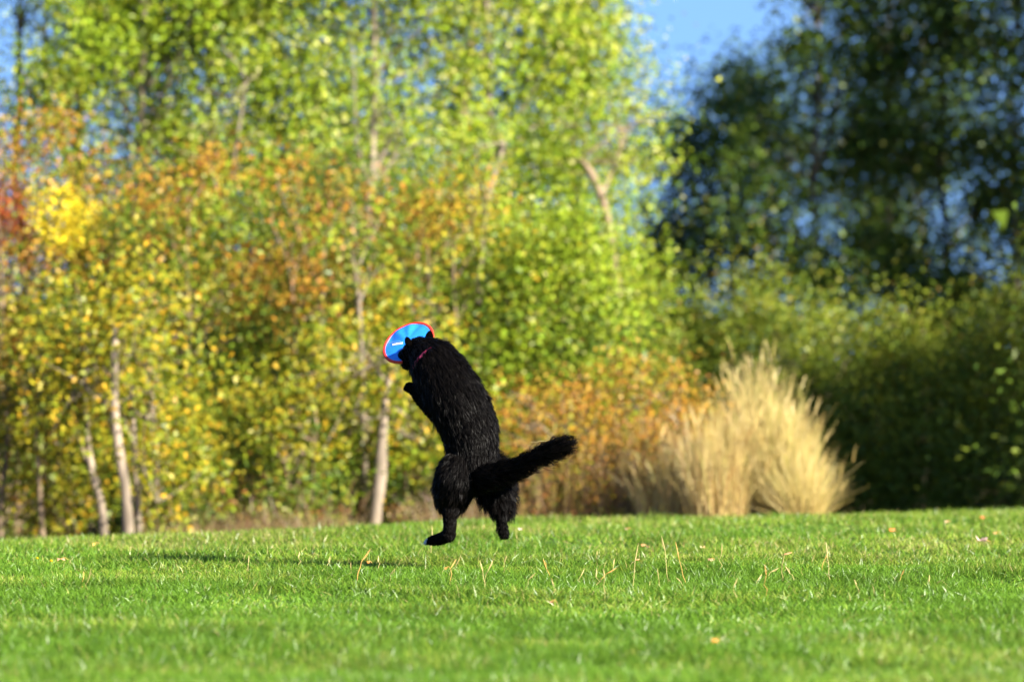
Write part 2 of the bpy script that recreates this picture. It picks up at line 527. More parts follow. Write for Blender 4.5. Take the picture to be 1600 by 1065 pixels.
# rusty brambles and dry weeds between the dog and the tall grass
G_BRAM = 'rust-brown brambles right of the dog'
for i, (px, d, top, lv, lab) in enumerate((
        (840, 37.8, 600, 5200, 'rusty bramble directly beside the tail of the dog'),
        (915, 38.0, 590, 6000, 'rusty bramble below the fresh green bush'),
        (1005, 38.2, 540, 6000, 'orange-tipped bramble with the tallest spray, left of the tall dry grass'),
        (960, 37.5, 670, 4200, 'low dark russet bramble in the middle of the brambles'),
        (1100, 37.4, 640, 4600, 'low russet bramble at the very foot of the tall dry grass'),
        (1075, 37.8, 610, 5000, 'low brown bramble touching the left flank of the tall dry grass'))):
    h = CZ + (YH - top) / FPX * d - float(gz(X(px, d), d))
    plant('bramble', lab, 'bush', (X(px, d), d), h, (0.42, 0.34), int(lv * 1.6), 0.030, [(RUST, 0.75, 0.6), (BROWN, 0.2, 0.6), (GOLD, 0.5, 0.4)], 120 + i, group=G_BRAM,
          trunk_r=0.006, limbs=5, twigs=90, clump=0.10, shape='thin_top', stems=8, bark=BARK_TAN)

# dark hedge on the right: olive tops in the sun, darker leaf colour adding shade below
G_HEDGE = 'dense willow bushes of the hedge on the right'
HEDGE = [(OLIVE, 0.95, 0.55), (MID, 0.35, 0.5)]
for i, (px, d, top, r, lv, lab) in enumerate((
        (985, 43.5, 425, 0.60, 11000, 'olive hedge bush left of the whole hedge, next to the fresh green bush'),
        (1085, 44.5, 405, 0.65, 12000, 'sunlit olive hedge bush behind the left part of the tall dry grass'),
        (1190, 44.0, 395, 0.65, 12000, 'sunlit olive hedge bush above the plumes of the tall dry grass'),
        (1300, 44.5, 405, 0.65, 12000, 'half-shaded hedge bush just right of the tall dry grass'),
        (1405, 43.5, 440, 0.65, 12000, 'shaded dark green hedge bush under the gap of blue sky'),
        (1500, 43.0, 440, 0.65, 12000, 'shaded dark green hedge bush second from the right edge'),
        (1600, 42.5, 430, 0.70, 12000, 'darkest hedge bush at the right edge'))):
    h = CZ + (YH - top) / FPX * d - float(gz(X(px, d), d))
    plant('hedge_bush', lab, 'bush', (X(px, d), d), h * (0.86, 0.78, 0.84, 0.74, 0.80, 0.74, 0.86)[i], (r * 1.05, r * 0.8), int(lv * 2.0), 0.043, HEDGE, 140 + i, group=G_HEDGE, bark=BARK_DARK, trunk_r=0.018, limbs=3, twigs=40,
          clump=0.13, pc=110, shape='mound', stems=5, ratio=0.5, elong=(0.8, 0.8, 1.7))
# the hedge runs on to the right, out of the picture, and turns along the lawn
for i, (x, y, h, lab) in enumerate(((4.7, 41.0, 3.2, 'tall hedge bush beyond the right edge, nearest the picture'),
                                    (5.9, 40.0, 3.0, 'tall hedge bush beyond the right edge, second from the picture'),
                                    (7.3, 39.2, 3.0, 'tall hedge bush beyond the right edge, third from the picture'),
                                    (5.6, 43.2, 3.6, 'tall hedge bush beyond the right edge, in the back row'))):
    plant('hedge_bush', lab, 'bush', (x, y), h, (1.0, 0.9), 9000, 0.075, HEDGE, 150 + i, group=G_HEDGE, bark=BARK_DARK, trunk_r=0.03, limbs=3, twigs=10,
          clump=0.22, shape='mound', stems=4, ratio=0.5)

# dark trees behind the hedge
G_DARK = 'dark tall trees behind the hedge'
DK = [(DARK, 0.5, 1.0)]
for i, (px, d, r, lv, cb, lab) in enumerate((
        (1032, 56, 0.80, 5600, 1.5, 'thin dark tree with much blue sky between its leaves'),
        (1145, 57, 0.80, 6400, 1.4, 'sparse dark tree in front of the brightest patch of sky'),
        (1272, 54, 0.95, 10500, 1.6, 'dense dark green tree above the sunlit part of the hedge'),
        (1205, 61, 0.75, 3600, 1.3, 'dark tree set back behind the two sparse ones and the dense green one'),
        (1440, 61, 0.90, 5000, 1.3, 'dark tree set back in the darkest part of the group'),
        (1385, 57, 0.95, 8500, 1.8, 'dark tree with a round gap of sky in its crown'),
        (1480, 54, 0.90, 9000, 1.6, 'dark tree above the shaded hedge, second from the right edge'),
        (1585, 53, 0.95, 12000, 1.2, 'densest dark tree at the right edge'))):
    plant('broadleaf_tree', lab, 'tree', (X(px, d), d), 4.1 if px < 1100 else 4.5 if px < 1200 else 5.2 if px == 1205 else 7.0, (r, r), int(lv * 1.85), 0.076, DK if px != 1272 else [(DARK, 0.5, 1), (MID, 0.6, 0.35)], 160 + i, group=G_DARK, bark=BARK_DARK, trunk_r=0.045,
          limbs=7, twigs=40, clump=0.24, pc=430, shape='column', crown_base=cb)
for i, (x, y, h, r, lab) in enumerate(((7.2, 51.5, 9.5, 1.9, 'big dark tree beyond the right edge, nearest the picture'),
                                       (9.8, 49.5, 11.0, 2.2, 'big dark tree beyond the right edge, second from the picture'),
                                       (12.6, 48.0, 12.0, 2.4, 'big dark tree beyond the right edge, farthest from the picture'))):
    plant('broadleaf_tree', lab, 'tree', (x, y), h, (r, r), 3600, 0.24, DK, 170 + i, group=G_DARK, bark=BARK_DARK, trunk_r=0.16, limbs=6, twigs=10, clump=0.45,
          shape='column', crown_base=1.0)


# ---- trees whose bare trunks show
def bare_tree(label, pts, radii, d, branches, seed, group, bark=BARK_PALE, leaves=2600, pal=YG, leaf_z=None):
    """A slim tree drawn by the pixels of its trunk and limbs at distance d: (px, py, depth offset)."""
    rng = np.random.default_rng(seed)
    pw = np.array([P(a, b_, d + c) for a, b_, c in pts])
    org = pw[0].copy()
    org[2] = float(gz(org[0], org[1])) - 0.02
    pw[0][2] = org[2] - 0.08
    root = empty('slender_tree', org, label, 'tree', group)

    def smooth(p, r):
        t = np.linspace(0, len(p) - 1, len(p) * 4)
        q = np.stack([np.interp(t, np.arange(len(p)), p[:, k]) for k in range(3)], 1)
        for _ in range(2):
            q[1:-1] = (q[:-2] + 2 * q[1:-1] + q[2:]) / 4
        rr = np.interp(t, np.arange(len(p)), r) * rng.uniform(0.92, 1.08, len(t))
        return q, rr

    q, rr = smooth(pw, radii)
    Tubes(10).add(q, rr).build('trunk', bark, root, org)
    ends = [q[-1]]
    for bpts, br in branches:
        bw = np.array([P(a, b_, d + c) for a, b_, c in bpts])
        q2, r2 = smooth(bw, np.linspace(br, br * 0.35, len(bw)))
        Tubes(7).add(q2, r2).build('limb', bark, root, org)
        ends += [q2[-1], q2[len(q2) // 2]]
    e = np.array(ends)
    n = max(6, leaves // 40)
    c = e[rng.integers(0, len(e), n)] + rng.normal(0, 1, (n, 3)) * np.array([0.22, 0.22, 0.22]) + np.array([0, 0.1, 0.12])
    pos = c[rng.integers(0, n, leaves)] + rng.normal(0, 0.09, (leaves, 3))
    v, qd = leaf_tris(pos - org, 0.050, rng)
    o = mesh_np('crown', v, None, qd, mat=LEAF, parent=root, color=np.repeat(pick(pal, leaves, rng), 3, 0))
    o['kind'] = 'stuff'
    tw = Tubes(3)
    for k in range(min(n, 25)):
        tw.add(bend(e[rng.integers(0, len(e))], c[k], 4, rng, 0.03) - org, np.linspace(0.006, 0.002, 4))
    tag(tw.build('twigs', bark, root), kind='stuff')
    return root


SL = 'slender bare trunks at the left'
bare_tree('slender pale trunk that leans to the left, leftmost of the trio', [(168, 832, 0), (160, 790, 0), (146, 745, 0), (136, 690, 0), (135, 620, 0.05), (134, 540, 0.1)],
          [0.032, 0.026, 0.023, 0.021, 0.016, 0.012], 36.5, [([(148, 750, 0), (128, 700, 0.1), (115, 650, 0.15), (104, 630, 0.2)], 0.016)], 201, SL, pal=GOLD)
bare_tree('thickest pale trunk of the trio at the left', [(204, 832, 0), (198, 770, 0), (186, 705, 0), (179, 650, 0), (178, 590, 0.05), (180, 515, 0.1)],
          [0.040, 0.033, 0.032, 0.029, 0.026, 0.020], 36.2, [([(184, 700, 0), (165, 640, 0.1), (150, 600, 0.2)], 0.012)], 202, SL, pal=GOLD)
bare_tree('slim pale trunk, rightmost of the trio', [(222, 832, 0), (214, 765, 0), (210, 700, 0), (206, 640, 0.05), (199, 570, 0.1), (192, 530, 0.1)],
          [0.026, 0.022, 0.021, 0.018, 0.014, 0.012], 36.6, [([(214, 752, 0), (232, 770, -0.1), (246, 785, -0.15)], 0.012), ([(206, 640, 0), (228, 655, 0.1), (240, 645, 0.2)], 0.010),
                                                           ([(196, 548, 0), (206, 547, 0), (218, 548, 0.1)], 0.008)], 203, SL, pal=GOLD)
bare_tree('thin tan stem standing alone left of the trio', [(70, 832, 0), (63, 770, 0), (58, 710, 0), (56, 650, 0.1), (60, 600, 0.1)],
          [0.022, 0.018, 0.016, 0.012, 0.010], 37.0, [([(60, 720, 0), (75, 760, 0.2), (85, 800, 0.3)], 0.012)], 204, SL, bark=BARK_TAN, pal=GOLD)
bare_tree('tan sapling stem in the bottom left corner', [(3, 832, 0), (0, 800, 0), (8, 740, 0), (12, 660, 0.1), (14, 600, 0.1)],
          [0.020, 0.017, 0.013, 0.010, 0.008], 37.2, [([(5, 780, 0), (-12, 740, 0.1), (-20, 700, 0.2)], 0.01)], 205, SL, bark=BARK_TAN, pal=GOLD)
bare_tree('pale forked tree with stout lower trunk, left of the dog',
          [(580, 822, 0), (588, 790, 0), (594, 745, 0), (597, 690, 0), (600, 640, 0), (607, 590, 0.05), (614, 560, 0.1)],
          [0.046, 0.040, 0.045, 0.034, 0.027, 0.018, 0.010], 38.0,
          [([(600, 650, 0), (575, 655, -0.1), (555, 645, -0.1), (540, 628, -0.1), (520, 620, 0)], 0.011),
           ([(603, 610, 0), (618, 580, 0.1), (628, 545, 0.2)], 0.011),
           ([(601, 630, 0), (640, 650, 0.1), (650, 690, 0.1)], 0.010),
           ([(604, 600, 0), (585, 570, 0.1), (566, 545, 0.2)], 0.012)], 206, None, pal=GOLD, leaves=3000)
bare_tree('pale upright stem rising above the flying disc at left', [(572, 822, 0.5), (570, 700, 0.4), (566, 600, 0.3), (564, 530, 0.2), (560, 470, 0.1), (556, 440, 0)],
          [0.024, 0.020, 0.018, 0.018, 0.020, 0.014], 39.2, [([(560, 475, 0), (575, 440, 0.1), (590, 420, 0.1)], 0.012)], 207, None, pal=YG, leaves=300)
UP = 'pale trunks and limbs showing high in the yellow-green trees'
bare_tree('pale trunk fanning into five limbs high above the disc',
          [(574, 822, 1.0), (572, 600, 0.6), (570, 420, 0.2), (571, 370, 0), (575, 320, 0), (580, 280, 0)],
          [0.05, 0.045, 0.036, 0.032, 0.034, 0.028], 41.6,
          [([(578, 288, 0), (584, 245, 0), (583, 205, 0.1), (585, 150, 0.2)], 0.034), ([(580, 275, 0), (600, 240, 0), (613, 205, 0.1)], 0.026),
           ([(577, 290, 0), (562, 245, 0), (556, 205, 0.1)], 0.022), ([(582, 285, 0), (606, 262, 0), (620, 240, 0.1)], 0.022)], 208, UP, pal=YG, leaves=700)
bare_tree('pale pole-straight trunk slanting right, high above the dog', [(735, 822, 1.0), (742, 600, 0.6), (748, 400, 0.2), (757, 325, 0), (772, 270, 0), (788, 222, 0)],
          [0.045, 0.042, 0.034, 0.032, 0.028, 0.014], 42.3, [([(752, 350, 0), (735, 320, 0.2), (728, 290, 0.3)], 0.012)], 209, UP, pal=YG, leaves=1300)
bare_tree('grey trunk passing the gap of sky near the top centre', [(700, 822, 1.5), (712, 500, 0.8), (722, 200, 0), (730, 120, 0), (738, 60, 0), (744, 0, 0), (750, -60, 0.1)],
          [0.05, 0.045, 0.040, 0.036, 0.032, 0.028, 0.02], 44.8, [([(724, 180, 0), (705, 120, 0.2), (690, 70, 0.3)], 0.018)], 210, UP, bark=BARK_TAN, pal=YG, leaves=900)
bare_tree('thin pale trunk leaning left between the rusty shrubs and the fanning trunk', [(565, 822, 1.0), (560, 560, 0.6), (556, 380, 0.3), (542, 310, 0), (527, 275, 0), (518, 240, 0)],
          [0.035, 0.032, 0.026, 0.024, 0.022, 0.010], 42.0, [([(540, 310, 0), (530, 330, 0.1), (500, 300, 0.2)], 0.010)], 211, UP, pal=YG, leaves=1300)
bare_tree('tan trunk with limb leaning left under the open sky', [(985, 822, 1.0), (975, 600, 0.6), (960, 420, 0.2), (945, 320, 0), (925, 270, 0), (908, 250, 0)],
          [0.05, 0.046, 0.042, 0.034, 0.030, 0.014], 44.2, [([(940, 305, 0), (960, 260, 0.2), (975, 200, 0.3)], 0.02)], 212, UP, bark=BARK_TAN, pal=YG, leaves=1500)
bare_tree('grey slender trunk at the upper left leaning limb to the right', [(130, 822, 1.5), (120, 500, 0.8), (110, 250, 0), (66, 160, 0), (70, 60, 0), (74, -40, 0)],
          [0.035, 0.03, 0.026, 0.020, 0.018, 0.014], 46.3, [([(112, 240, 0), (140, 90, 0), (155, 60, 0), (172, 40, 0)], 0.017)], 213, UP, bark=BARK_TAN, pal=MID, leaves=2200)
bare_tree('pale stem among the rusty leaves left of centre', [(345, 822, 1.0), (338, 640, 0.6), (338, 500, 0.2), (352, 420, 0), (354, 330, 0), (372, 205, 0), (385, 130, 0)],
          [0.04, 0.034, 0.030, 0.024, 0.020, 0.014, 0.006], 42.8, [([(354, 330, 0), (330, 270, 0.1), (318, 220, 0.2)], 0.014)], 214, UP, pal=YG, leaves=1500)


# ------------------------------------------------------------------ tall dry grass
def ribbons(base, tip, width, rng, sag=0.12, seg=4):
    """Curved tapering blades from base to tip: vertices, quads."""
    n = len(base)
    t = np.linspace(0, 1, seg + 1)
    out_ = tip - base
    L = np.linalg.norm(out_, axis=1)[:, None]
    side = np.cross(out_, rng.normal(0, 1, (n, 3)))
    side /= np.linalg.norm(side, axis=1)[:, None] + 1e-9
    hor = out_.copy()
    hor[:, 2] = 0
    vs = []
    for k in t:
        c = base + out_ * k
        c = c - hor * (k * (1 - k)) * 0.7
        c[:, 2] += (L[:, 0] * sag) * math.sin(math.pi * k)
        w = (width * (1 - 0.85 * k))[:, None]
        vs += [c + side * w, c - side * w]
    v = np.stack(vs, 1)
    m = 2 * (seg + 1)
    q = []
    for k in range(seg):
        q.append(np.stack([np.arange(n) * m + 2 * k + a for a in (0, 1, 3, 2)], 1))
    return v.reshape(-1, 3), np.concatenate(q), m


TAN = [((0.50, 0.38, 0.13), 5), ((0.40, 0.29, 0.09), 4), ((0.58, 0.46, 0.20), 3), ((0.30, 0.29, 0.06), 2)]
STEMS = [((0.10, 0.055, 0.028), 4), ((0.17, 0.09, 0.04), 3), ((0.22, 0.15, 0.05), 1)]
DULL = [((0.28, 0.16, 0.06), 4), ((0.40, 0.26, 0.10), 3), ((0.26, 0.22, 0.04), 2), ((0.34, 0.14, 0.04), 2)]


def dry_clump(label, px, d, top, r0, spread, n, seed, pal, group, plumes=60):
    rng = np.random.default_rng(seed)
    bx, by = X(px, d), d
    z0 = float(gz(bx, by))
    h = CZ + (YH - top) / FPX * d - z0
    root = empty('tall_grass', (bx, by, z0), label, 'grass clump', group)
    a = rng.uniform(0, 2 * np.pi, n)
    r = np.sqrt(rng.uniform(0, 1, n))
    base = np.stack([np.cos(a) * r * r0, np.sin(a) * r * r0, np.full(n, -0.03)], 1)
    hh = h * rng.beta(5, 1.8, n) * (1 - 0.36 * r ** 2)
    fan = rng.uniform(0.5, 1.1, n)
    tip = np.stack([base[:, 0] + np.cos(a) * r * spread * fan + rng.normal(0, 0.09, n), base[:, 1] + np.sin(a) * r * spread * fan + rng.normal(0, 0.05, n), hh], 1)
    v, q, m = ribbons(base, tip, rng.uniform(0.0014, 0.0032, n), rng, 0.05, 3)
    c = np.repeat(pick(pal, n, rng), m, 0).reshape(n, m, 3)
    k = np.repeat(np.linspace(0, 1, m // 2), 2)[None, :, None] * 0.35 * rng.uniform(0, 1, (n, 1, 1))     # still a little green towards the tips
    c = c * (1 - k) + np.array([0.34, 0.32, 0.06]) * k
    o = mesh_np('blades', v, q, mat=STRAW, parent=root, color=c.reshape(-1, 3))
    o['kind'] = 'stuff'
    k = rng.choice(n, plumes)
    t2 = tip[k] * np.array([1, 1, 1.0]) + np.stack([np.cos(a[k]) * 0.05, np.sin(a[k]) * 0.05, rng.uniform(0.05, 0.16, plumes)], 1)
    v, q, m = ribbons(np.repeat(tip[k], 3, 0), np.repeat(t2, 3, 0) + rng.normal(0, 0.012, (plumes * 3, 3)), np.full(plumes * 3, 0.0035), rng, 0.02, 3)
    o = mesh_np('seed_heads', v, q, mat=STRAW, parent=root, color=np.repeat(pick(pal, plumes * 3, rng), m, 0))
    o['kind'] = 'stuff'


dry_extra = [('loose upright brown stems mixed into the rusty bramble beside the tail', 860, 37.3, 665, 320), ('loose upright tan stems in front of the bramble below the fresh green bush', 945, 37.4, 660, 321),
             ('loose upright tan stems between the orange-tipped bramble and the tall dry grass', 1025, 37.3, 640, 322)]
GT = 'tall dry grass in front of the hedge'
dry_clump('tall fan of pale tan dry grass, tallest and rightmost of the dry growth', 1184, 36.6, 553, 0.20, 0.05, 3500, 301, TAN, GT, 230)
dry_clump('upright tan dry grass joined to the left side of the tallest fan', 1120, 36.3, 600, 0.19, 0.04, 1500, 302, DULL + TAN, GT, 90)
dry_clump('pale tan dry grass leaning right, on the shaded side of the tallest fan', 1226, 36.4, 610, 0.15, 0.11, 1900, 311, TAN, GT, 120)
dry_clump('low bleached tuft of dry grass bending over at the foot of the fan', 1256, 36.2, 690, 0.10, 0.16, 1300, 303, TAN, GT, 20)
dry_clump('tan and brown dry grass in front of the low brown bramble', 1050, 36.6, 655, 0.22, 0.06, 450, 304, DULL + TAN, GT, 40)
dry_clump('dull brown dry grass under the orange-tipped bramble', 980, 38.9, 620, 0.30, 0.08, 1500, 305, DULL, GT, 40)
dry_clump('dull brown dry grass under the rusty bramble beside the tail', 890, 38.9, 630, 0.30, 0.08, 1400, 306, DULL, GT, 40)
for lab_, px_, d_, top_, seed_ in dry_extra:
    dry_clump(lab_, px_, d_, top_, 0.34, 0.08, 170, seed_, DULL, GT, 40)
dry_clump('short brown dry stems at the foot of the golden undergrowth, left of the forked trunk', 420, 37.2, 778, 0.35, 0.1, 700, 307, STEMS, GT, 20)
dry_clump('short brown dry stems right of the slender trunks', 300, 37.0, 785, 0.28, 0.1, 500, 308, STEMS, GT, 20)
dry_clump('short brown dry stems behind the hind legs of the dog', 720, 37.2, 750, 0.35, 0.1, 800, 309, STEMS, GT, 20)
dry_clump('short brown dry stems between the forked trunk and the yellow undergrowth', 520, 37.2, 775, 0.25, 0.1, 450, 310, STEMS, GT, 20)

# ------------------------------------------------------------------ lawn grass
rng = np.random.default_rng(5)


def vnoise(x, y, s, seed):
    """Smooth value noise, 0..1."""
    r = np.random.default_rng(seed).uniform(0, 1, (64, 64))
    u, v = x / s, y / s
    i, j = np.floor(u).astype(int), np.floor(v).astype(int)
    fu, fv = u - i, v - j
    fu, fv = fu * fu * (3 - 2 * fu), fv * fv * (3 - 2 * fv)
    g = lambda a, b_: r[a % 64, b_ % 64]
    return (g(i, j) * (1 - fu) + g(i + 1, j) * fu) * (1 - fv) + (g(i, j + 1) * (1 - fu) + g(i + 1, j + 1) * fu) * fv


def lawn(n, d0, d1, three, wmin, wmax, fade=None):
    y = rng.uniform(d0, d1, n * 2)
    half = 0.09 * y + 0.7
    keep = rng.uniform(0, 0.09 * d1 + 0.7, n * 2) < half
    if fade:
        keep &= rng.uniform(0, 1, n * 2) < np.clip((y - fade[0]) / (fade[1] - fade[0]), 0, 1)
    y = y[keep][:n]
    n = len(y)
    x = rng.uniform(-1, 1, n) * (0.09 * y + 0.7)
    # gather into tufts
    k = max(1, n // 14)
    tx, ty = x[:k], y[:k]
    idx = rng.integers(0, k, n)
    tuft = rng.uniform(0, 1, n) < 0.6
    x = np.where(tuft, tx[idx] + rng.normal(0, 0.016, n), x)
    y = np.where(tuft, ty[idx] + rng.normal(0, 0.016, n), y)
    ok = y < crest(x) + 1.6
    x, y, idx = x[ok], y[ok], idx[ok]
    n = len(x)
    lush = vnoise(x + 30, y, 0.55, 1) * 0.6 + vnoise(x + 30, y, 0.17, 2) * 0.4
    dry = vnoise(x + 30, y, 1.3, 3) * 0.5 + vnoise(x + 30, y, 0.35, 4) * 0.5
    far = np.clip((y - 23.0) / 3, 0, 1)
    L = (0.020 + 0.046 * lush) * rng.uniform(0.6, 1.35, n)
    base = np.stack([x, y, gz(x, y) - 0.004], 1)
    az = rng.uniform(0, 2 * np.pi, n)
    lean = rng.beta(1.6, 2.0, n) * 1.25
    dirv = np.stack([np.cos(az) * np.sin(lean), np.sin(az) * np.sin(lean), np.cos(lean)], 1)
    side = np.stack([-np.sin(az), np.cos(az), np.zeros(n)], 1)
    tw = rng.normal(0, 0.9, n)
    side = side * np.cos(tw)[:, None] + np.cross(dirv, side) * np.sin(tw)[:, None]
    W = rng.uniform(wmin, wmax, n)[:, None] * 0.5
    droop = np.stack([np.cos(az), np.sin(az), np.full(n, -0.55)], 1) * (L * rng.uniform(0.05, 0.5, n))[:, None]
    tip = base + dirv * L[:, None] + droop
    tip[:, 2] = np.maximum(tip[:, 2], base[:, 2] + 0.008)
    # colours
    g1, g2, g3, g4 = np.array([0.112, 0.205, 0.017]), np.array([0.058, 0.138, 0.011]), np.array([0.190, 0.250, 0.030]), np.array([0.32, 0.27, 0.10])
    u = rng.uniform(0, 1, (n, 1))
    c = g1 * u + g2 * (1 - u)
    yel = np.clip((dry - 0.40) * 1.2 + far * 0.27, 0, 0.65)[:, None]
    s = rng.uniform(0, 1, (n, 1)) < yel
    c = np.where(s, g3 * rng.uniform(0.8, 1.15, (n, 1)), c)
    s = rng.uniform(0, 1, (n, 1)) < 0.012 + 0.05 * far[:, None] + 0.30 * np.clip((dry - 0.55) * 3, 0, 1)[:, None] * (0.35 + 0.65 * far[:, None])
    c = np.where(s, g4 * rng.uniform(0.7, 1.2, (n, 1)), c)
    c = c * rng.uniform(0.85, 1.15, (n, 1))
    c = c * (1.25 - 0.62 * lush)[:, None]
    if three:
        midp = base + dirv * (L * 0.55)[:, None] + droop * 0.25
        v = np.stack([base + side * W, base - side * W, midp + side * W * 0.85, midp - side * W * 0.85, tip], 1)
        a = np.arange(n)[:, None] * 5
        return v.reshape(-1, 3), a + np.array([[0, 1, 3, 2]]), a + np.array([[2, 3, 4]]), np.repeat(c, 5, 0)
    v = np.stack([base + side * W, base - side * W, tip], 1)
    a = np.arange(n)[:, None] * 3
    return v.reshape(-1, 3), np.zeros((0, 4), int), a + np.array([[0, 1, 2]]), np.repeat(c, 3, 0)


va, qa, ta, ca = lawn(310000, 15.6, 24.2, True, 0.0020, 0.0037, (15.6, 18.0))
vc, _, tc_, cc_ = lawn(170000, 13.4, 18.0, False, 0.0030, 0.0050, (18.0, 15.6))
vb, qb, tb, cb_ = lawn(230000, 24.0, 33.5, False, 0.0045, 0.0075)
o = mesh_np('lawn_grass', np.concatenate([va, vb, vc]), qa, np.concatenate([ta, tb + len(va), tc_ + len(va) + len(vb)]), mat=GRASS, color=np.concatenate([ca, cb_, cc_]))
tag(o, 'short bright green lawn grass, dry in patches', 'grass', kind='stuff')


# ------------------------------------------------------------------ the dog
DD = 23.0


def D(px, py, dd=0.0):
    return P(px, py, DD + dd)


# chains of (px, py, depth, radius): they merge into one body.  flow = direction in which the coat lies
CH = {
    'torso': [(738, 738, 0.02, 0.092), (738, 722, 0.02, 0.106), (738, 700, 0.02, 0.106), (734, 670, 0.02, 0.116), (721, 640, 0.02, 0.122), (706, 612, 0.02, 0.119), (693, 588, 0.03, 0.110),
              (680, 567, 0.04, 0.096), (667, 554, 0.06, 0.074)],
    'chest': [(686, 640, 0.08, 0.050), (674, 612, 0.09, 0.066), (667, 590, 0.10, 0.052), (657, 574, 0.10, 0.046)],
    'skull': [(664, 552, 0.06, 0.058), (656, 548, 0.08, 0.058), (648, 550, 0.10, 0.050)],
    'muzzle': [(648, 552, 0.11, 0.040), (637, 554, 0.15, 0.033), (631, 556, 0.18, 0.027)],
    'jaw': [(648, 563, 0.10, 0.034), (639, 568, 0.13, 0.024), (633, 571, 0.165, 0.016)],
    'foreleg_near': [(686, 618, 0.00, 0.058), (676, 636, 0.02, 0.042), (664, 626, 0.05, 0.032), (652, 615, 0.08, 0.025), (645, 607, 0.10, 0.024), (640, 605, 0.11, 0.023)],
    'foreleg_far': [(690, 615, 0.15, 0.050), (684, 630, 0.18, 0.036), (670, 616, 0.22, 0.028), (661, 604, 0.25, 0.022), (654, 596, 0.26, 0.022)],
    'thigh_near': [(718, 728, -0.02, 0.070), (713, 745, -0.02, 0.084), (709, 760, 0.00, 0.083), (706, 778, 0.03, 0.066), (705, 792, 0.00, 0.038), (703, 806, -0.02, 0.029), (703, 824, -0.01, 0.027),
                   (701, 836, 0.00, 0.028), (689, 841, 0.03, 0.025), (676, 844, 0.06, 0.021), (670, 845, 0.07, 0.014)],
    'thigh_far': [(764, 735, 0.10, 0.070), (772, 752, 0.10, 0.072), (776, 768, 0.11, 0.064), (781, 784, 0.09, 0.046), (785, 797, 0.07, 0.030), (784, 812, 0.07, 0.022), (784, 825, 0.08, 0.020),
                  (787, 832, 0.10, 0.020), (788, 834, 0.13, 0.017)],
    'tail': [(752, 742, -0.05, 0.050), (775, 742, -0.09, 0.038), (805, 733, -0.13, 0.030), (835, 717, -0.16, 0.027), (860, 704, -0.18, 0.028), (880, 695, -0.19, 0.026)],
}
#        fur length, lift from skin, half-strand width
FUR = {'torso': (0.026, 0.20), 'chest': (0.022, 0.28), 'skull': (0.014, 0.25), 'muzzle': (0.006, 0.25), 'jaw': (0.010, 0.3), 'foreleg_near': (0.014, 0.3), 'foreleg_far': (0.02, 0.3),
       'thigh_near': (0.030, 0.26), 'thigh_far': (0.046, 0.50), 'tail': (0.052, 0.36)}
foot = D(705, 850)
DOG_O = np.array([D(730, 700)[0], DD, float(gz(D(730, 700)[0], DD))])
dog = empty('dog', DOG_O, 'long-haired black dog leaping upright with its back turned, biting a blue disc', 'dog')

# balls along the chains, fused by a voxel remesh into one surface
import bmesh
bm = bmesh.new()
seg_a, seg_b, seg_ra, seg_rb, seg_key = [], [], [], [], []
from mathutils import Matrix
for key, ch in CH.items():
    pts = np.array([D(a, b_, c) for a, b_, c, _ in ch]) - DOG_O
    rad = np.array([r for *_, r in ch])
    for k in range(len(pts) - 1):
        seg_a.append(pts[k]); seg_b.append(pts[k + 1]); seg_ra.append(rad[k]); seg_rb.append(rad[k + 1]); seg_key.append((key, k))
        L = np.linalg.norm(pts[k + 1] - pts[k])
        m = max(2, int(L / (0.22 * min(rad[k], rad[k + 1]))) + 1)
        for t in np.linspace(0, 1, m):
            p = pts[k] * (1 - t) + pts[k + 1] * t
            r = rad[k] * (1 - t) + rad[k + 1] * t
            bmesh.ops.create_icosphere(bm, subdivisions=2, radius=r, matrix=Matrix.Translation(Vector(p)))
# toes of the four paws
for (px, py, dd, sx) in ((670, 845, 0.07, -1), (789, 835, 0.14, 0), (638, 605, 0.115, -1), (652, 594, 0.265, -1)):
    for t in (-1.5, -0.5, 0.5, 1.5):
        p = D(px, py, dd) - DOG_O + np.array([-0.010 * abs(sx) + 0.004 * t * (1 - abs(sx)), 0.006 + 0.009 * t, -0.004 - 0.002 * abs(t)])
        bmesh.ops.create_icosphere(bm, subdivisions=2, radius=0.010, matrix=Matrix.Translation(Vector(p)))
tmp_me = bpy.data.meshes.new('dog_raw')
bm.to_mesh(tmp_me)
bm.free()
tmp = bpy.data.objects.new('dog_raw', tmp_me)
COL.objects.link(tmp)
rm = tmp.modifiers.new('remesh', 'REMESH')
rm.mode = 'VOXEL'
rm.voxel_size = 0.006
sm = tmp.modifiers.new('smooth', 'SMOOTH')
sm.factor = 0.5
sm.iterations = 4
dg = bpy.context.evaluated_depsgraph_get()
body_me = bpy.data.meshes.new_from_object(tmp.evaluated_get(dg))
bpy.data.objects.remove(tmp)
body_me.name = 'body'
bv = np.zeros(len(body_me.vertices) * 3, np.float32)
body_me.vertices.foreach_get('co', bv)
bv = bv.reshape(-1, 3)
seg_a, seg_b, seg_ra, seg_rb = map(np.array, (seg_a, seg_b, seg_ra, seg_rb))


def nearest_seg(p):
    """Index of the chain segment whose skin is nearest to each point."""
    ab = seg_b - seg_a
    best = np.full(len(p), 1e9)
    bi = np.zeros(len(p), int)
    for k in range(len(seg_a)):
        t = np.clip(((p - seg_a[k]) @ ab[k]) / (ab[k] @ ab[k]), 0, 1)
        d = np.linalg.norm(p - seg_a[k] - t[:, None] * ab[k], axis=1) - (seg_ra[k] * (1 - t) + seg_rb[k] * t)
        s = d < best
        best[s], bi[s] = d[s], k
    return bi


TOE = D(665, 845, 0.07) - DOG_O
BLACK = np.array([0.0026, 0.0021, 0.0019])


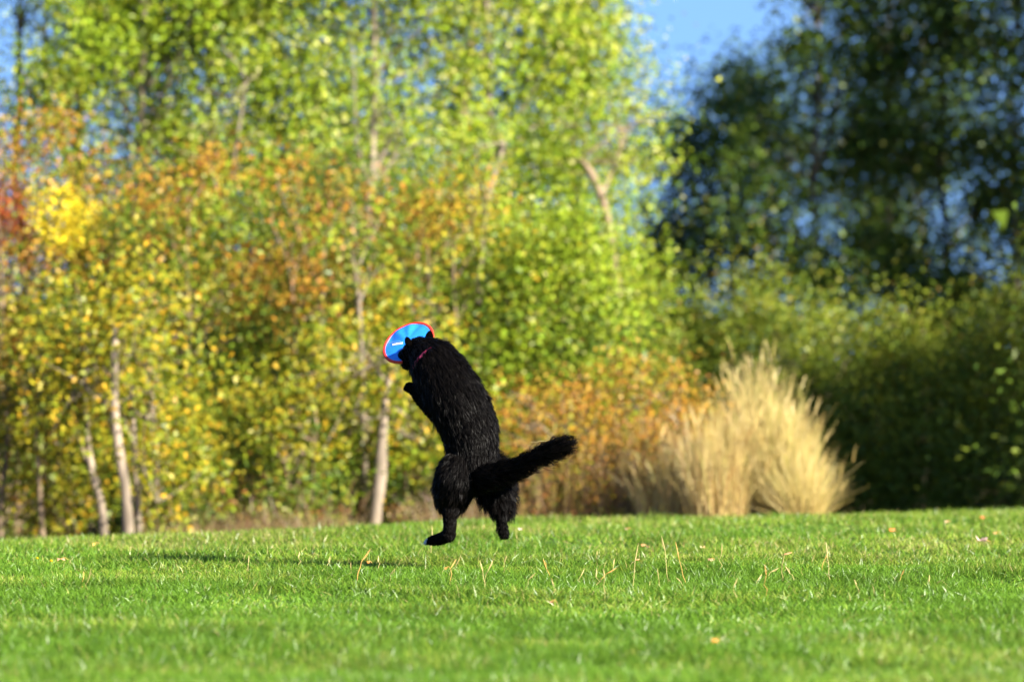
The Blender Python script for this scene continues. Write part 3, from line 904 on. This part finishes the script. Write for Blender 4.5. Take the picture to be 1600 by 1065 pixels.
def coat(p):
    c = np.repeat(BLACK[None], len(p), 0)
    w = np.linalg.norm(p - TOE, axis=1) < 0.017
    c[w] = (0.45, 0.45, 0.46)
    return c


ca_ = body_me.color_attributes.new('tint', 'FLOAT_COLOR', 'POINT')
cc4 = np.ones((len(bv), 4), np.float32)
cc4[:, :3] = coat(bv)
ca_.data.foreach_set('color', cc4.ravel())
body_me.polygons.foreach_set('use_smooth', np.ones(len(body_me.polygons), bool))


def coat_material(name, rough, spec):
    m, nt, out = new_mat(name)
    b = nt.nodes.new('ShaderNodeBsdfPrincipled')
    at = nt.nodes.new('ShaderNodeAttribute')
    at.attribute_name = 'tint'
    b.inputs['Roughness'].default_value = rough
    b.inputs['Specular IOR Level'].default_value = spec
    nt.links.new(at.outputs['Color'], b.inputs['Base Color'])
    nt.links.new(b.outputs[0], out.inputs[0])
    return m


SKIN = coat_material('black_undercoat', 0.9, 0.0)
FURM = coat_material('black_fur', 0.42, 0.045)
body_me.materials.clear()
body_me.materials.append(SKIN)
body = bpy.data.objects.new('body', body_me)
COL.objects.link(body)
body.parent = dog

# fur: thin tapering locks lying along the coat's direction
rng = np.random.default_rng(21)
body_me.calc_loop_triangles()
lt = np.zeros(len(body_me.loop_triangles) * 3, np.int32)
body_me.loop_triangles.foreach_get('vertices', lt)
lt = lt.reshape(-1, 3)
A, B, C_ = bv[lt[:, 0]], bv[lt[:, 1]], bv[lt[:, 2]]
nrm = np.cross(B - A, C_ - A)
area = np.linalg.norm(nrm, axis=1) / 2
nrm = nrm / (2 * area[:, None] + 1e-12)
NF = 90000
fi = rng.choice(len(lt), NF, p=area / area.sum())
u, v_ = rng.uniform(0, 1, NF), rng.uniform(0, 1, NF)
fl = u + v_ > 1
u[fl], v_[fl] = 1 - u[fl], 1 - v_[fl]
fp = A[fi] + u[:, None] * (B[fi] - A[fi]) + v_[:, None] * (C_[fi] - A[fi])
fn = nrm[fi]
si = nearest_seg(fp)
ab = seg_b - seg_a
flow = ab / np.linalg.norm(ab, axis=1)[:, None]
for k, (key, _) in enumerate(seg_key):
    if key in ('torso', 'chest'):
        flow[k] = -flow[k]                  # from the head towards the rump
    if key in ('skull', 'muzzle', 'jaw'):
        flow[k] = -flow[k]
fd = flow[si]
flen = np.array([FUR[seg_key[k][0]][0] for k in range(len(seg_key))])[si]
lift = np.array([FUR[seg_key[k][0]][1] for k in range(len(seg_key))])[si]
# short hair on the lower legs and paws
low = np.array([1.0 if not (key.startswith('thigh') and k >= 4) else 0.28 for key, k in seg_key])[si]
pawf = np.array([1.0 if not (key.startswith('foreleg') and k >= 3) else 0.5 for key, k in seg_key])[si]
flen = flen * low * pawf
# neck ruff
nk = np.array([1.35 if key == 'torso' and 4 <= k <= 6 else 1.0 for key, k in seg_key])[si]
flen = flen * nk
# guides: locks converge
ng = NF // 16
kd = kdtree.KDTree(ng)
for i in range(ng):
    kd.insert(fp[i], i)
kd.balance()
gi = np.array([kd.find(fp[i])[1] for i in range(NF)])
gdir = rng.normal(0, 0.11, (ng, 3))
glen = rng.uniform(0.65, 1.35, ng)
fd = fd - fn * np.sum(fd * fn, 1)[:, None]
fd /= np.linalg.norm(fd, axis=1)[:, None] + 1e-6
dirv = fd * (1 - lift * 0.4)[:, None] + fn * lift[:, None] + gdir[gi] + rng.normal(0, 0.10, (NF, 3))
dirv /= np.linalg.norm(dirv, axis=1)[:, None]
flen = flen * glen[gi] * rng.uniform(0.75, 1.2, NF)
tip = fp + dirv * flen[:, None]
gt = tip[:ng]
conv = 0.28
same = np.linalg.norm(gt[gi] - tip, axis=1) < 0.03
tip = np.where(same[:, None], tip * (1 - conv) + gt[gi] * conv, tip)
tip[:, 2] -= flen * 0.12
midp = fp + fn * (flen * lift * 0.45)[:, None] + (tip - fp) * 0.45
sd = np.cross(dirv, fn + rng.normal(0, 0.6, (NF, 3)))
sd /= np.linalg.norm(sd, axis=1)[:, None] + 1e-9
W = (0.0008 * rng.uniform(0.6, 1.2, NF))[:, None]
fv = np.stack([fp - fn * 0.002 + sd * W, fp - fn * 0.002 - sd * W, midp + sd * W * 0.8, midp - sd * W * 0.8, tip], 1).reshape(-1, 3)
a = np.arange(NF)[:, None] * 5
fc = coat(fp) * rng.uniform(0.7, 1.5, (NF, 1))
fur = mesh_np('fur', fv, a + np.array([[0, 1, 3, 2]]), a + np.array([[2, 3, 4]]), mat=FURM, parent=dog, color=np.repeat(fc, 5, 0))
fur['kind'] = 'stuff'


# ears, eyes, nose, claws, collar
def blob(name, mat, parent, centre, axes, radii, color=None, tip=0.0):
    """An ellipsoid with its own axes; tip narrows it along the first axis."""
    nu, nv = 14, 10
    th = np.linspace(0, np.pi, nv)
    ph = np.arange(nu) / nu * 2 * np.pi
    T, PH = np.meshgrid(th, ph, indexing='ij')
    x, y, z = np.cos(T), np.sin(T) * np.cos(PH), np.sin(T) * np.sin(PH)
    k = 1 - tip * (x + 1) / 2
    p = np.stack([x * radii[0], y * radii[1] * k, z * radii[2] * k], -1).reshape(-1, 3)
    ax = np.array(axes, float)
    p = p @ ax + np.asarray(centre)
    q = []
    for i in range(nv - 1):
        for j in range(nu):
            q.append((i * nu + j, i * nu + (j + 1) % nu, (i + 1) * nu + (j + 1) % nu, (i + 1) * nu + j))
    return mesh_np(name, p, q, mat=mat, parent=parent, smooth=True, color=None if color is None else np.repeat(np.array([color]), len(p), 0))


def frame(a, b_):
    a = np.array(a, float); a /= np.linalg.norm(a)
    b_ = np.array(b_, float); b_ -= a * (a @ b_); b_ /= np.linalg.norm(b_)
    return [a, b_, np.cross(a, b_)]


FACE = np.array([-0.62, 0.76, -0.16]); FACE /= np.linalg.norm(FACE)      # where the dog looks
RIGHT = np.array([0.77, 0.62, 0.0])
for (px, py, dd, axs, rr) in ((671, 526, 0.09, (0.15, 0.1, 1.0), (0.026, 0.023, 0.014)), (638, 534, 0.05, (-0.35, 0.25, 1.0), (0.023, 0.020, 0.013))):
    blob('ear', SKIN, dog, D(px, py, dd) - DOG_O, frame(axs, RIGHT), rr, BLACK * 0.4, 0.3)
WET = noise_material('wet_black', (0.01, 0.01, 0.01), (0.014, 0.012, 0.012), 40, 0.2, 0.05, spec=0.5)
EYE = noise_material('brown_eye', (0.03, 0.015, 0.006), (0.05, 0.025, 0.01), 30, 0.08, 0.0, spec=0.5)
for s in (-1, 1):
    blob('eye', EYE, dog, D(649, 547, 0.115) - DOG_O + RIGHT * 0.034 * s + FACE * 0.026 + np.array([0, 0, 0.012]), frame(FACE, RIGHT), (0.009, 0.010, 0.010))
blob('nose', WET, dog, D(632, 556, 0.20) - DOG_O, frame(FACE, RIGHT), (0.010, 0.014, 0.010))
PINK = noise_material('pink_webbing', (0.62, 0.05, 0.14), (0.75, 0.10, 0.22), 60, 0.7, 0.2)
c0 = D(668, 560, 0.05) - DOG_O + np.array([0.006, -0.009, 0.003])
axis = (D(656, 547, 0.08) - D(690, 590, 0.03)); axis /= np.linalg.norm(axis)
e1, e2, e3 = frame(axis, RIGHT)
tt = np.linspace(0, 2 * np.pi, 41)
ring = np.array([c0 + (e2 * math.cos(t) + e3 * math.sin(t)) * 0.0757 for t in tt])
cv, cq = [], []
for i, t in enumerate(tt):
    rd = e2 * math.cos(t) + e3 * math.sin(t)
    for (k, h) in ((0.0, -0.006), (0.003, -0.006), (0.003, 0.006), (0.0, 0.006)):
        cv.append(ring[i] + rd * k + axis * h)
for i in range(40):
    for k in range(4):
        cq.append((i * 4 + k, i * 4 + (k + 1) % 4, i * 4 + 4 + (k + 1) % 4, i * 4 + 4 + k))
mesh_np('collar', cv, cq, mat=PINK, parent=dog)
CLAW = noise_material('claw', (0.25, 0.24, 0.23), (0.4, 0.38, 0.36), 60, 0.4, 0.0)
for t in (-1.5, -0.5, 0.5, 1.5):
    blob('claw', CLAW, dog, D(664, 847, 0.07) - DOG_O + np.array([-0.002, 0.006 + 0.009 * t, -0.003]), frame((-1, 0.2, -0.4), (0, 1, 0)), (0.008, 0.003, 0.003), None, 0.7)

# ------------------------------------------------------------------ the flying disc
n_ = np.array([-0.39, -0.628, 0.673]); n_ /= np.linalg.norm(n_)
u_ = np.array([0.865, 0.0, 0.50]); u_ -= n_ * (u_ @ n_); u_ /= np.linalg.norm(u_)
w_ = np.cross(n_, u_)                                                     # towards the upper left rim
DC = D(638, 535.6, 0.215)
disc = empty('flying_disc', DC, 'soft blue fabric flying disc with orange-red rim held in the mouth of the black dog', 'flying disc')
RD = 43.5 / FPX * DD


def dz_(a, b_):
    """Creases of the canvas."""
    r = np.hypot(a, b_) / RD
    ang = np.arctan2(b_, a)
    z = 0.006 * np.exp(-((ang - 1.15) / 0.24) ** 2) - 0.004 * np.exp(-((ang - 0.75) / 0.2) ** 2) + 0.006 * np.exp(-((ang - 1.75) / 0.25) ** 2) - 0.006 * np.exp(-((ang - 2.3) / 0.3) ** 2)
    return z * np.clip((r - 0.2) * 1.6, 0, 1) * np.clip((1 - r) * 5, 0, 1) + 0.010 * (1 - r ** 2)


def disc_pt(a, b_, off=0.0):
    return a[..., None] * u_ + b_[..., None] * w_ + (dz_(a, b_) + off)[..., None] * n_


def polar(r0, r1, nr, na, off):
    r = np.linspace(r0, r1, nr) * RD
    t = np.arange(na) / na * 2 * np.pi
    R_, T_ = np.meshgrid(r, t, indexing='ij')
    v = disc_pt(R_ * np.cos(T_), R_ * np.sin(T_), np.full(R_.shape, off)).reshape(-1, 3)
    i, j = np.meshgrid(np.arange(nr - 1), np.arange(na), indexing='ij')
    q = np.stack([i * na + j, i * na + (j + 1) % na, (i + 1) * na + (j + 1) % na, (i + 1) * na + j], -1).reshape(-1, 4)
    return v, q


BLUE = noise_material('blue_canvas', (0.010, 0.16, 0.62), (0.014, 0.20, 0.72), 120, 0.55, 0.1, spec=0.4)
LBLUE = noise_material('seam_tape', (0.06, 0.21, 0.62), (0.09, 0.26, 0.68), 120, 0.6, 0.1)
ORED = noise_material('orange_red_rim', (0.56, 0.018, 0.008), (0.64, 0.026, 0.010), 90, 0.5, 0.2, spec=0.4)
WHITE = noise_material('white_print', (0.78, 0.80, 0.82), (0.82, 0.84, 0.86), 90, 0.5, 0.0)
v1, q1 = polar(0.004, 0.95, 24, 96, 0.0015)
v2, q2 = polar(0.004, 0.95, 24, 96, -0.0015)
mesh_np('canvas', np.concatenate([v1, v2]), np.concatenate([q1, q2[:, ::-1] + len(v1)]), mat=BLUE, parent=disc, smooth=True)
v1, q1 = polar(0.87, 0.905, 3, 96, 0.0025)
mesh_np('seam', v1, q1, mat=LBLUE, parent=disc, smooth=True)
t = np.linspace(0, 2 * np.pi, 97)
path = np.cos(t)[:, None] * u_ * RD * 0.955 + np.sin(t)[:, None] * w_ * RD * 0.955
rim = Tubes(12)
d_ = np.stack([np.cos(t)[:, None] * u_ + np.sin(t)[:, None] * w_], 0)[0]
rv = []
for k in range(12):
    ang = k / 12 * 2 * math.pi
    rv.append(path + d_ * math.cos(ang) * 0.0065 + n_ * math.sin(ang) * 0.0065)
rv = np.stack(rv, 1)
rim.v.append(rv.reshape(-1, 3))
i, j = np.meshgrid(np.arange(96), np.arange(12), indexing='ij')
rim.q.append(np.stack([i * 12 + j, i * 12 + (j + 1) % 12, (i + 1) * 12 + (j + 1) % 12, (i + 1) * 12 + j], -1).reshape(-1, 4))
rim.build('rim', ORED, disc)


def to_disc(px, py):
    """Point of the disc's plane seen at a pixel, in the disc's own two axes."""
    ray = P(px, py, 1.0) - np.array([0, 0, CZ])
    k = ((DC - np.array([0, 0, CZ])) @ n_) / (ray @ n_)
    p = np.array([0, 0, CZ]) + ray * k - DC
    return p @ u_, p @ w_


def strip(corners, nseg=10):
    """A printed bar on the canvas between four corner pixels."""
    c = np.array([to_disc(*p) for p in corners])
    s = np.linspace(0, 1, nseg + 1)
    top = c[0][None] * (1 - s[:, None]) + c[1][None] * s[:, None]
    bot = c[3][None] * (1 - s[:, None]) + c[2][None] * s[:, None]
    p = np.stack([top, bot], 1)
    v = disc_pt(p[..., 0], p[..., 1], np.full(p.shape[:2], 0.0030)).reshape(-1, 3)
    k = np.arange(nseg) * 2
    return v, np.stack([k, k + 1, k + 3, k + 2], 1)


v, q = strip([(607, 535.2), (628, 534.8), (628, 536.6), (607, 537.0)])
mesh_np('printed_line', v, q, mat=LBLUE, parent=disc)
vs, qs, n0 = [], [], 0
for k in range(6):                                                       # the unreadable word: short white strokes
    x0 = 614.5 + k * 2.9
    v, q = strip([(x0, 539.0 - k * 0.25), (x0 + 2.4, 538.8 - k * 0.25), (x0 + 2.1, 541.6 - k * 0.25), (x0 - 0.3, 541.8 - k * 0.25)], 2)
    vs.append(v); qs.append(q + n0); n0 += len(v)
tag(mesh_np('printed_word', np.concatenate(vs), np.concatenate(qs), mat=WHITE, parent=disc), kind='stuff')

# ------------------------------------------------------------------ small things on the lawn
STALK = noise_material('straw_stalk', (0.31, 0.24, 0.085), (0.41, 0.32, 0.13), 60, 0.6, 0.1)
DRYLEAF = noise_material('dry_brown_leaf', (0.26, 0.13, 0.05), (0.40, 0.22, 0.09), 90, 0.8, 0.2)
STALK2 = noise_material('orange_stalk', (0.40, 0.21, 0.05), (0.48, 0.28, 0.08), 60, 0.6, 0.1)
rng = np.random.default_rng(77)


def ground_at(px, py):
    """Point of the lawn under a pixel row."""
    d = (CZ) * FPX / (py - YH)
    for _ in range(6):
        x = X(px, d)
        d = (CZ - float(gz(x, d))) * FPX / (py - YH)
    return X(px, d), d


STK = [(127, 910, 131, 893), (134, 911, 142, 889), (480, 874, 491, 862), (513, 880, 516, 869), (549, 893, 548, 878), (561, 899, 578, 858), (591, 881, 591, 868), (676, 862, 675, 822),
       (752, 833, 757, 819), (700, 900, 719, 870), (706, 902, 712, 874), (756, 915, 750, 876), (758, 905, 770, 875), (789, 886, 792, 868), (824, 918, 836, 895), (864, 899, 849, 874),
       (862, 925, 862, 905), (908, 908, 913, 888), (934, 910, 932, 888), (943, 926, 943, 889), (938, 904, 963, 887), (959, 884, 960, 873), (928, 871, 933, 860), (989, 915, 997, 851),
       (1042, 890, 1034, 838), (1073, 911, 1056, 848), (1033, 914, 1027, 888), (1067, 913, 1057, 902), (1122, 886, 1128, 849), (1155, 931, 1152, 903), (1196, 923, 1195, 882),
       (1188, 896, 1216, 887), (1224, 903, 1225, 870), (1242, 902, 1227, 884), (1296, 905, 1291, 848), (1284, 880, 1294, 862), (1174, 913, 1190, 897), (388, 892, 389, 868), (466, 880, 468, 862),
       (610, 906, 617, 888), (1400, 905, 1412, 890), (1340, 925, 1335, 905), (1460, 915, 1452, 898)]
SPECIAL = {(561, 899): 'thick orange stalk leaning right below the shadow of the dog', (676, 862): 'upright straw stalk in front of the lower hind paw of the dog',
           (989, 915): 'long bowed straw stalk, the tallest just left of centre right', (1042, 890): 'tall thin stalk between the long bowed one and the tall one leaning left',
           (1073, 911): 'tall straw stalk leaning left, rightmost of three tall ones in a row', (1296, 905): 'tallest upright thin stalk, right of the stalk with a leaf on its tip',
           (1224, 903): 'stout stalk carrying a brown leaf on its tip', (752, 833): 'short stalk with its seed head between the hind legs of the dog',
           (127, 910): 'left one of a pair of short stalks far left on the lawn', (134, 911): 'right one of a pair of short stalks far left on the lawn'}
G_ST = 'dry grass stalks standing in the lawn'
for i, (x0, y0, x1, y1) in enumerate(STK):
    gx0, gd = ground_at(x0 + (x0 - x1) * 0.25, y0 + 12)
    b0 = np.array([gx0, gd, float(gz(gx0, gd)) - 0.005])
    tp = P(x1, y1, gd + rng.uniform(-0.04, 0.04))
    big = (x0, y0) == (561, 899)
    orange = big or i % 5 == 0
    root = empty('dry_grass_stalk', b0, SPECIAL.get((x0, y0), 'thin straw-coloured dry grass stalk sticking up from the lawn'), 'grass stalk', G_ST)
    path = bend(b0, tp, 7, rng, 0.004)
    path[:, 0] += np.sin(np.linspace(0, np.pi, 7)) * rng.normal(0, 0.006)
    Tubes(5).add(path, np.linspace(0.0012, 0.0008, 7) * (1.5 if big else 1)).build('culm', STALK2 if orange else STALK, root, b0)
    hd = path[-1] - path[-3]
    k = np.linspace(0, 1, 6)[:, None]
    Tubes(5).add(path[-3] + hd * k * 1.1, np.array([0.0009, 0.0017, 0.0019, 0.0016, 0.0011, 0.0004]) * rng.uniform(0.8, 1.2)).build('seed_head', STALK2 if orange else STALK, root, b0)
    if (x0, y0) == (1224, 903):
        blob('dry_leaf', DRYLEAF, root, P(1231, 864, gd) - b0, frame((1, 0.2, 0.25), (0, 1, 0.4)), (0.018, 0.010, 0.0025), None, 0.5)


def fallen_leaf(px, py, size, color, label, lobes=5, tilt=0.5, lift=0.03, seed=0):
    """A dry curled leaf lying on the grass tips."""
    r_ = np.random.default_rng(seed)
    gx0, gd = ground_at(px, py + 4)
    c = np.array([gx0, gd, float(gz(gx0, gd)) + lift])
    m = 40
    t = np.arange(m) / m * 2 * np.pi
    rr = size * (0.62 + 0.38 * np.abs(np.cos(lobes * t / 2)) ** 1.5) * (1 + 0.1 * r_.normal(0, 1, m))
    az = r_.uniform(0, 6.28)
    x, y = rr * np.cos(t), rr * np.sin(t) * 0.75
    z = 0.9 * (x ** 2 + y ** 2) / size * r_.uniform(0.3, 0.8) * np.sign(r_.normal()) + 0.18 * size * np.sin(3 * t)
    p = np.stack([x, y, z], 1)
    ca2, sa2 = math.cos(tilt), math.sin(tilt)
    p = np.stack([p[:, 0], p[:, 1] * ca2 - p[:, 2] * sa2, p[:, 1] * sa2 + p[:, 2] * ca2], 1)
    p = np.stack([p[:, 0] * math.cos(az * 0.2) - p[:, 1] * math.sin(az * 0.2), p[:, 0] * math.sin(az * 0.2) + p[:, 1] * math.cos(az * 0.2), p[:, 2]], 1)
    v = np.concatenate([[[0, 0, 0]], p * 0.5, p])
    a_ = np.arange(m)
    tr = np.stack([np.zeros(m, int), 1 + a_, 1 + (a_ + 1) % m], 1)
    qd = np.stack([1 + a_, 1 + m + a_, 1 + m + (a_ + 1) % m, 1 + (a_ + 1) % m], 1)
    root = empty('fallen_leaf', c, label, 'leaf', 'fallen leaves on the lawn')
    mesh_np('blade', v, qd, tr, mat=STRAW, parent=root, color=np.repeat(np.array([color]), len(v), 0) * r_.uniform(0.85, 1.1, (len(v), 1)))
    Tubes(4).add(np.array([[0, 0, 0], [size * 0.9, 0.0, 0.004], [size * 1.5, 0.005, -0.004]]), [0.0012, 0.001, 0.0008]).build('leaf_stalk', STALK2, root)


OR, BR, PK, YE = (0.50, 0.16, 0.025), (0.24, 0.10, 0.04), (0.36, 0.24, 0.19), (0.55, 0.36, 0.06)
for i, (px, py, s, c, lab) in enumerate((
        (95, 881, 0.020, (0.42, 0.24, 0.13), 'tan dry leaf lying right of two yellow dandelions'),
        (148, 856, 0.014, YE, 'yellow leaf at the left end of the shadow of the dog'),
        (575, 887, 0.011, OR, 'small orange leaf beside the thick orange stalk'),
        (697, 896, 0.011, OR, 'small orange leaf below the lower hind paw of the dog'),
        (1004, 851, 0.014, (0.40, 0.20, 0.08), 'brown leaf near the tip of the long bowed stalk'),
        (1011, 862, 0.008, (0.06, 0.03, 0.02), 'tiny blackish leaf just below a brown one'),
        (995, 884, 0.012, (0.42, 0.22, 0.10), 'tan leaf half way down the long bowed stalk'),
        (1392, 835, 0.021, OR, 'bright orange leaf on the sunny lawn before the dark hedge'),
        (1535, 813, 0.015, (0.48, 0.13, 0.03), 'reddish orange leaf nearest the dark hedge, at the right'),
        (1533, 852, 0.031, PK, 'large pale pinkish leaf, biggest on the lawn at the right'),
        (1556, 845, 0.014, (0.45, 0.22, 0.06), 'small orange-brown leaf right of the large pale pinkish one'),
        (1117, 1013, 0.011, (0.60, 0.25, 0.04), 'lone orange leaf low in the blurred foreground'),
        (862, 949, 0.012, BR, 'brown leaf in the lush grass below the dog'),
        (980, 832, 0.013, (0.20, 0.11, 0.04), 'dark brown leaf on the far lawn before the brambles'),
        (1110, 882, 0.013, (0.40, 0.24, 0.12), 'tan leaf left of the stalk pair right of centre'),
        (1097, 863, 0.012, (0.55, 0.42, 0.20), 'pale straw-coloured leaf on the middle lawn'),
        (1480, 820, 0.014, (0.45, 0.28, 0.12), 'tan leaf between the two orange ones at the right'),
        (812, 843, 0.010, (0.55, 0.45, 0.38), 'whitish leaf right of the higher hind paw of the dog'))):
    fallen_leaf(px, py, s, c, lab, 5 if s > 0.012 else 3, 0.35 + 0.25 * (i % 3), 0.035, 400 + i)

PETAL = noise_material('yellow_petals', (0.75, 0.55, 0.01), (0.85, 0.65, 0.02), 60, 0.6, 0.0)
STEM = noise_material('green_stem', (0.10, 0.18, 0.03), (0.14, 0.22, 0.04), 40, 0.6, 0.0)
for (px, py, lab) in ((58, 873, 'left one of two yellow dandelions in the lawn'), (80, 877, 'right one of two yellow dandelions, beside a tan leaf')):
    gx0, gd = ground_at(px, py + 16)
    b0 = np.array([gx0, gd, float(gz(gx0, gd))])
    root = empty('dandelion', b0, lab, 'flower', 'two dandelions in the lawn')
    tp = P(px, py, gd) - b0
    Tubes(5).add(np.array([[0, 0, -0.005], tp * 0.5, tp]), 0.0016).build('stem', STEM, root)
    v, q = [], []
    for k in range(26):
        an, el = k * 2.4, 0.15 + 1.1 * (k / 26)
        dr = np.array([math.cos(an) * math.cos(el), math.sin(an) * math.cos(el), math.sin(el)])
        sd_ = np.array([-math.sin(an), math.cos(an), 0]) * 0.0022
        n0 = len(v)
        v += [tp, tp + dr * 0.006 + sd_, tp + dr * 0.011, tp + dr * 0.006 - sd_]
        q.append((n0, n0 + 1, n0 + 2, n0 + 3))
    tag(mesh_np('petals', v, q, mat=PETAL, parent=root), kind='stuff')

# a wisp of straw caught in the tail
s0, s1 = D(829, 690, -0.17), D(853, 689, -0.20)
st = Tubes(5).add(bend(s0, s1, 6, rng, 0.002), np.linspace(0.0006, 0.0022, 6)).build('straw_wisp', STALK, None, s0)
st.location = s0
tag(st, 'wisp of pale straw caught in the raised tail of the dog', 'straw')
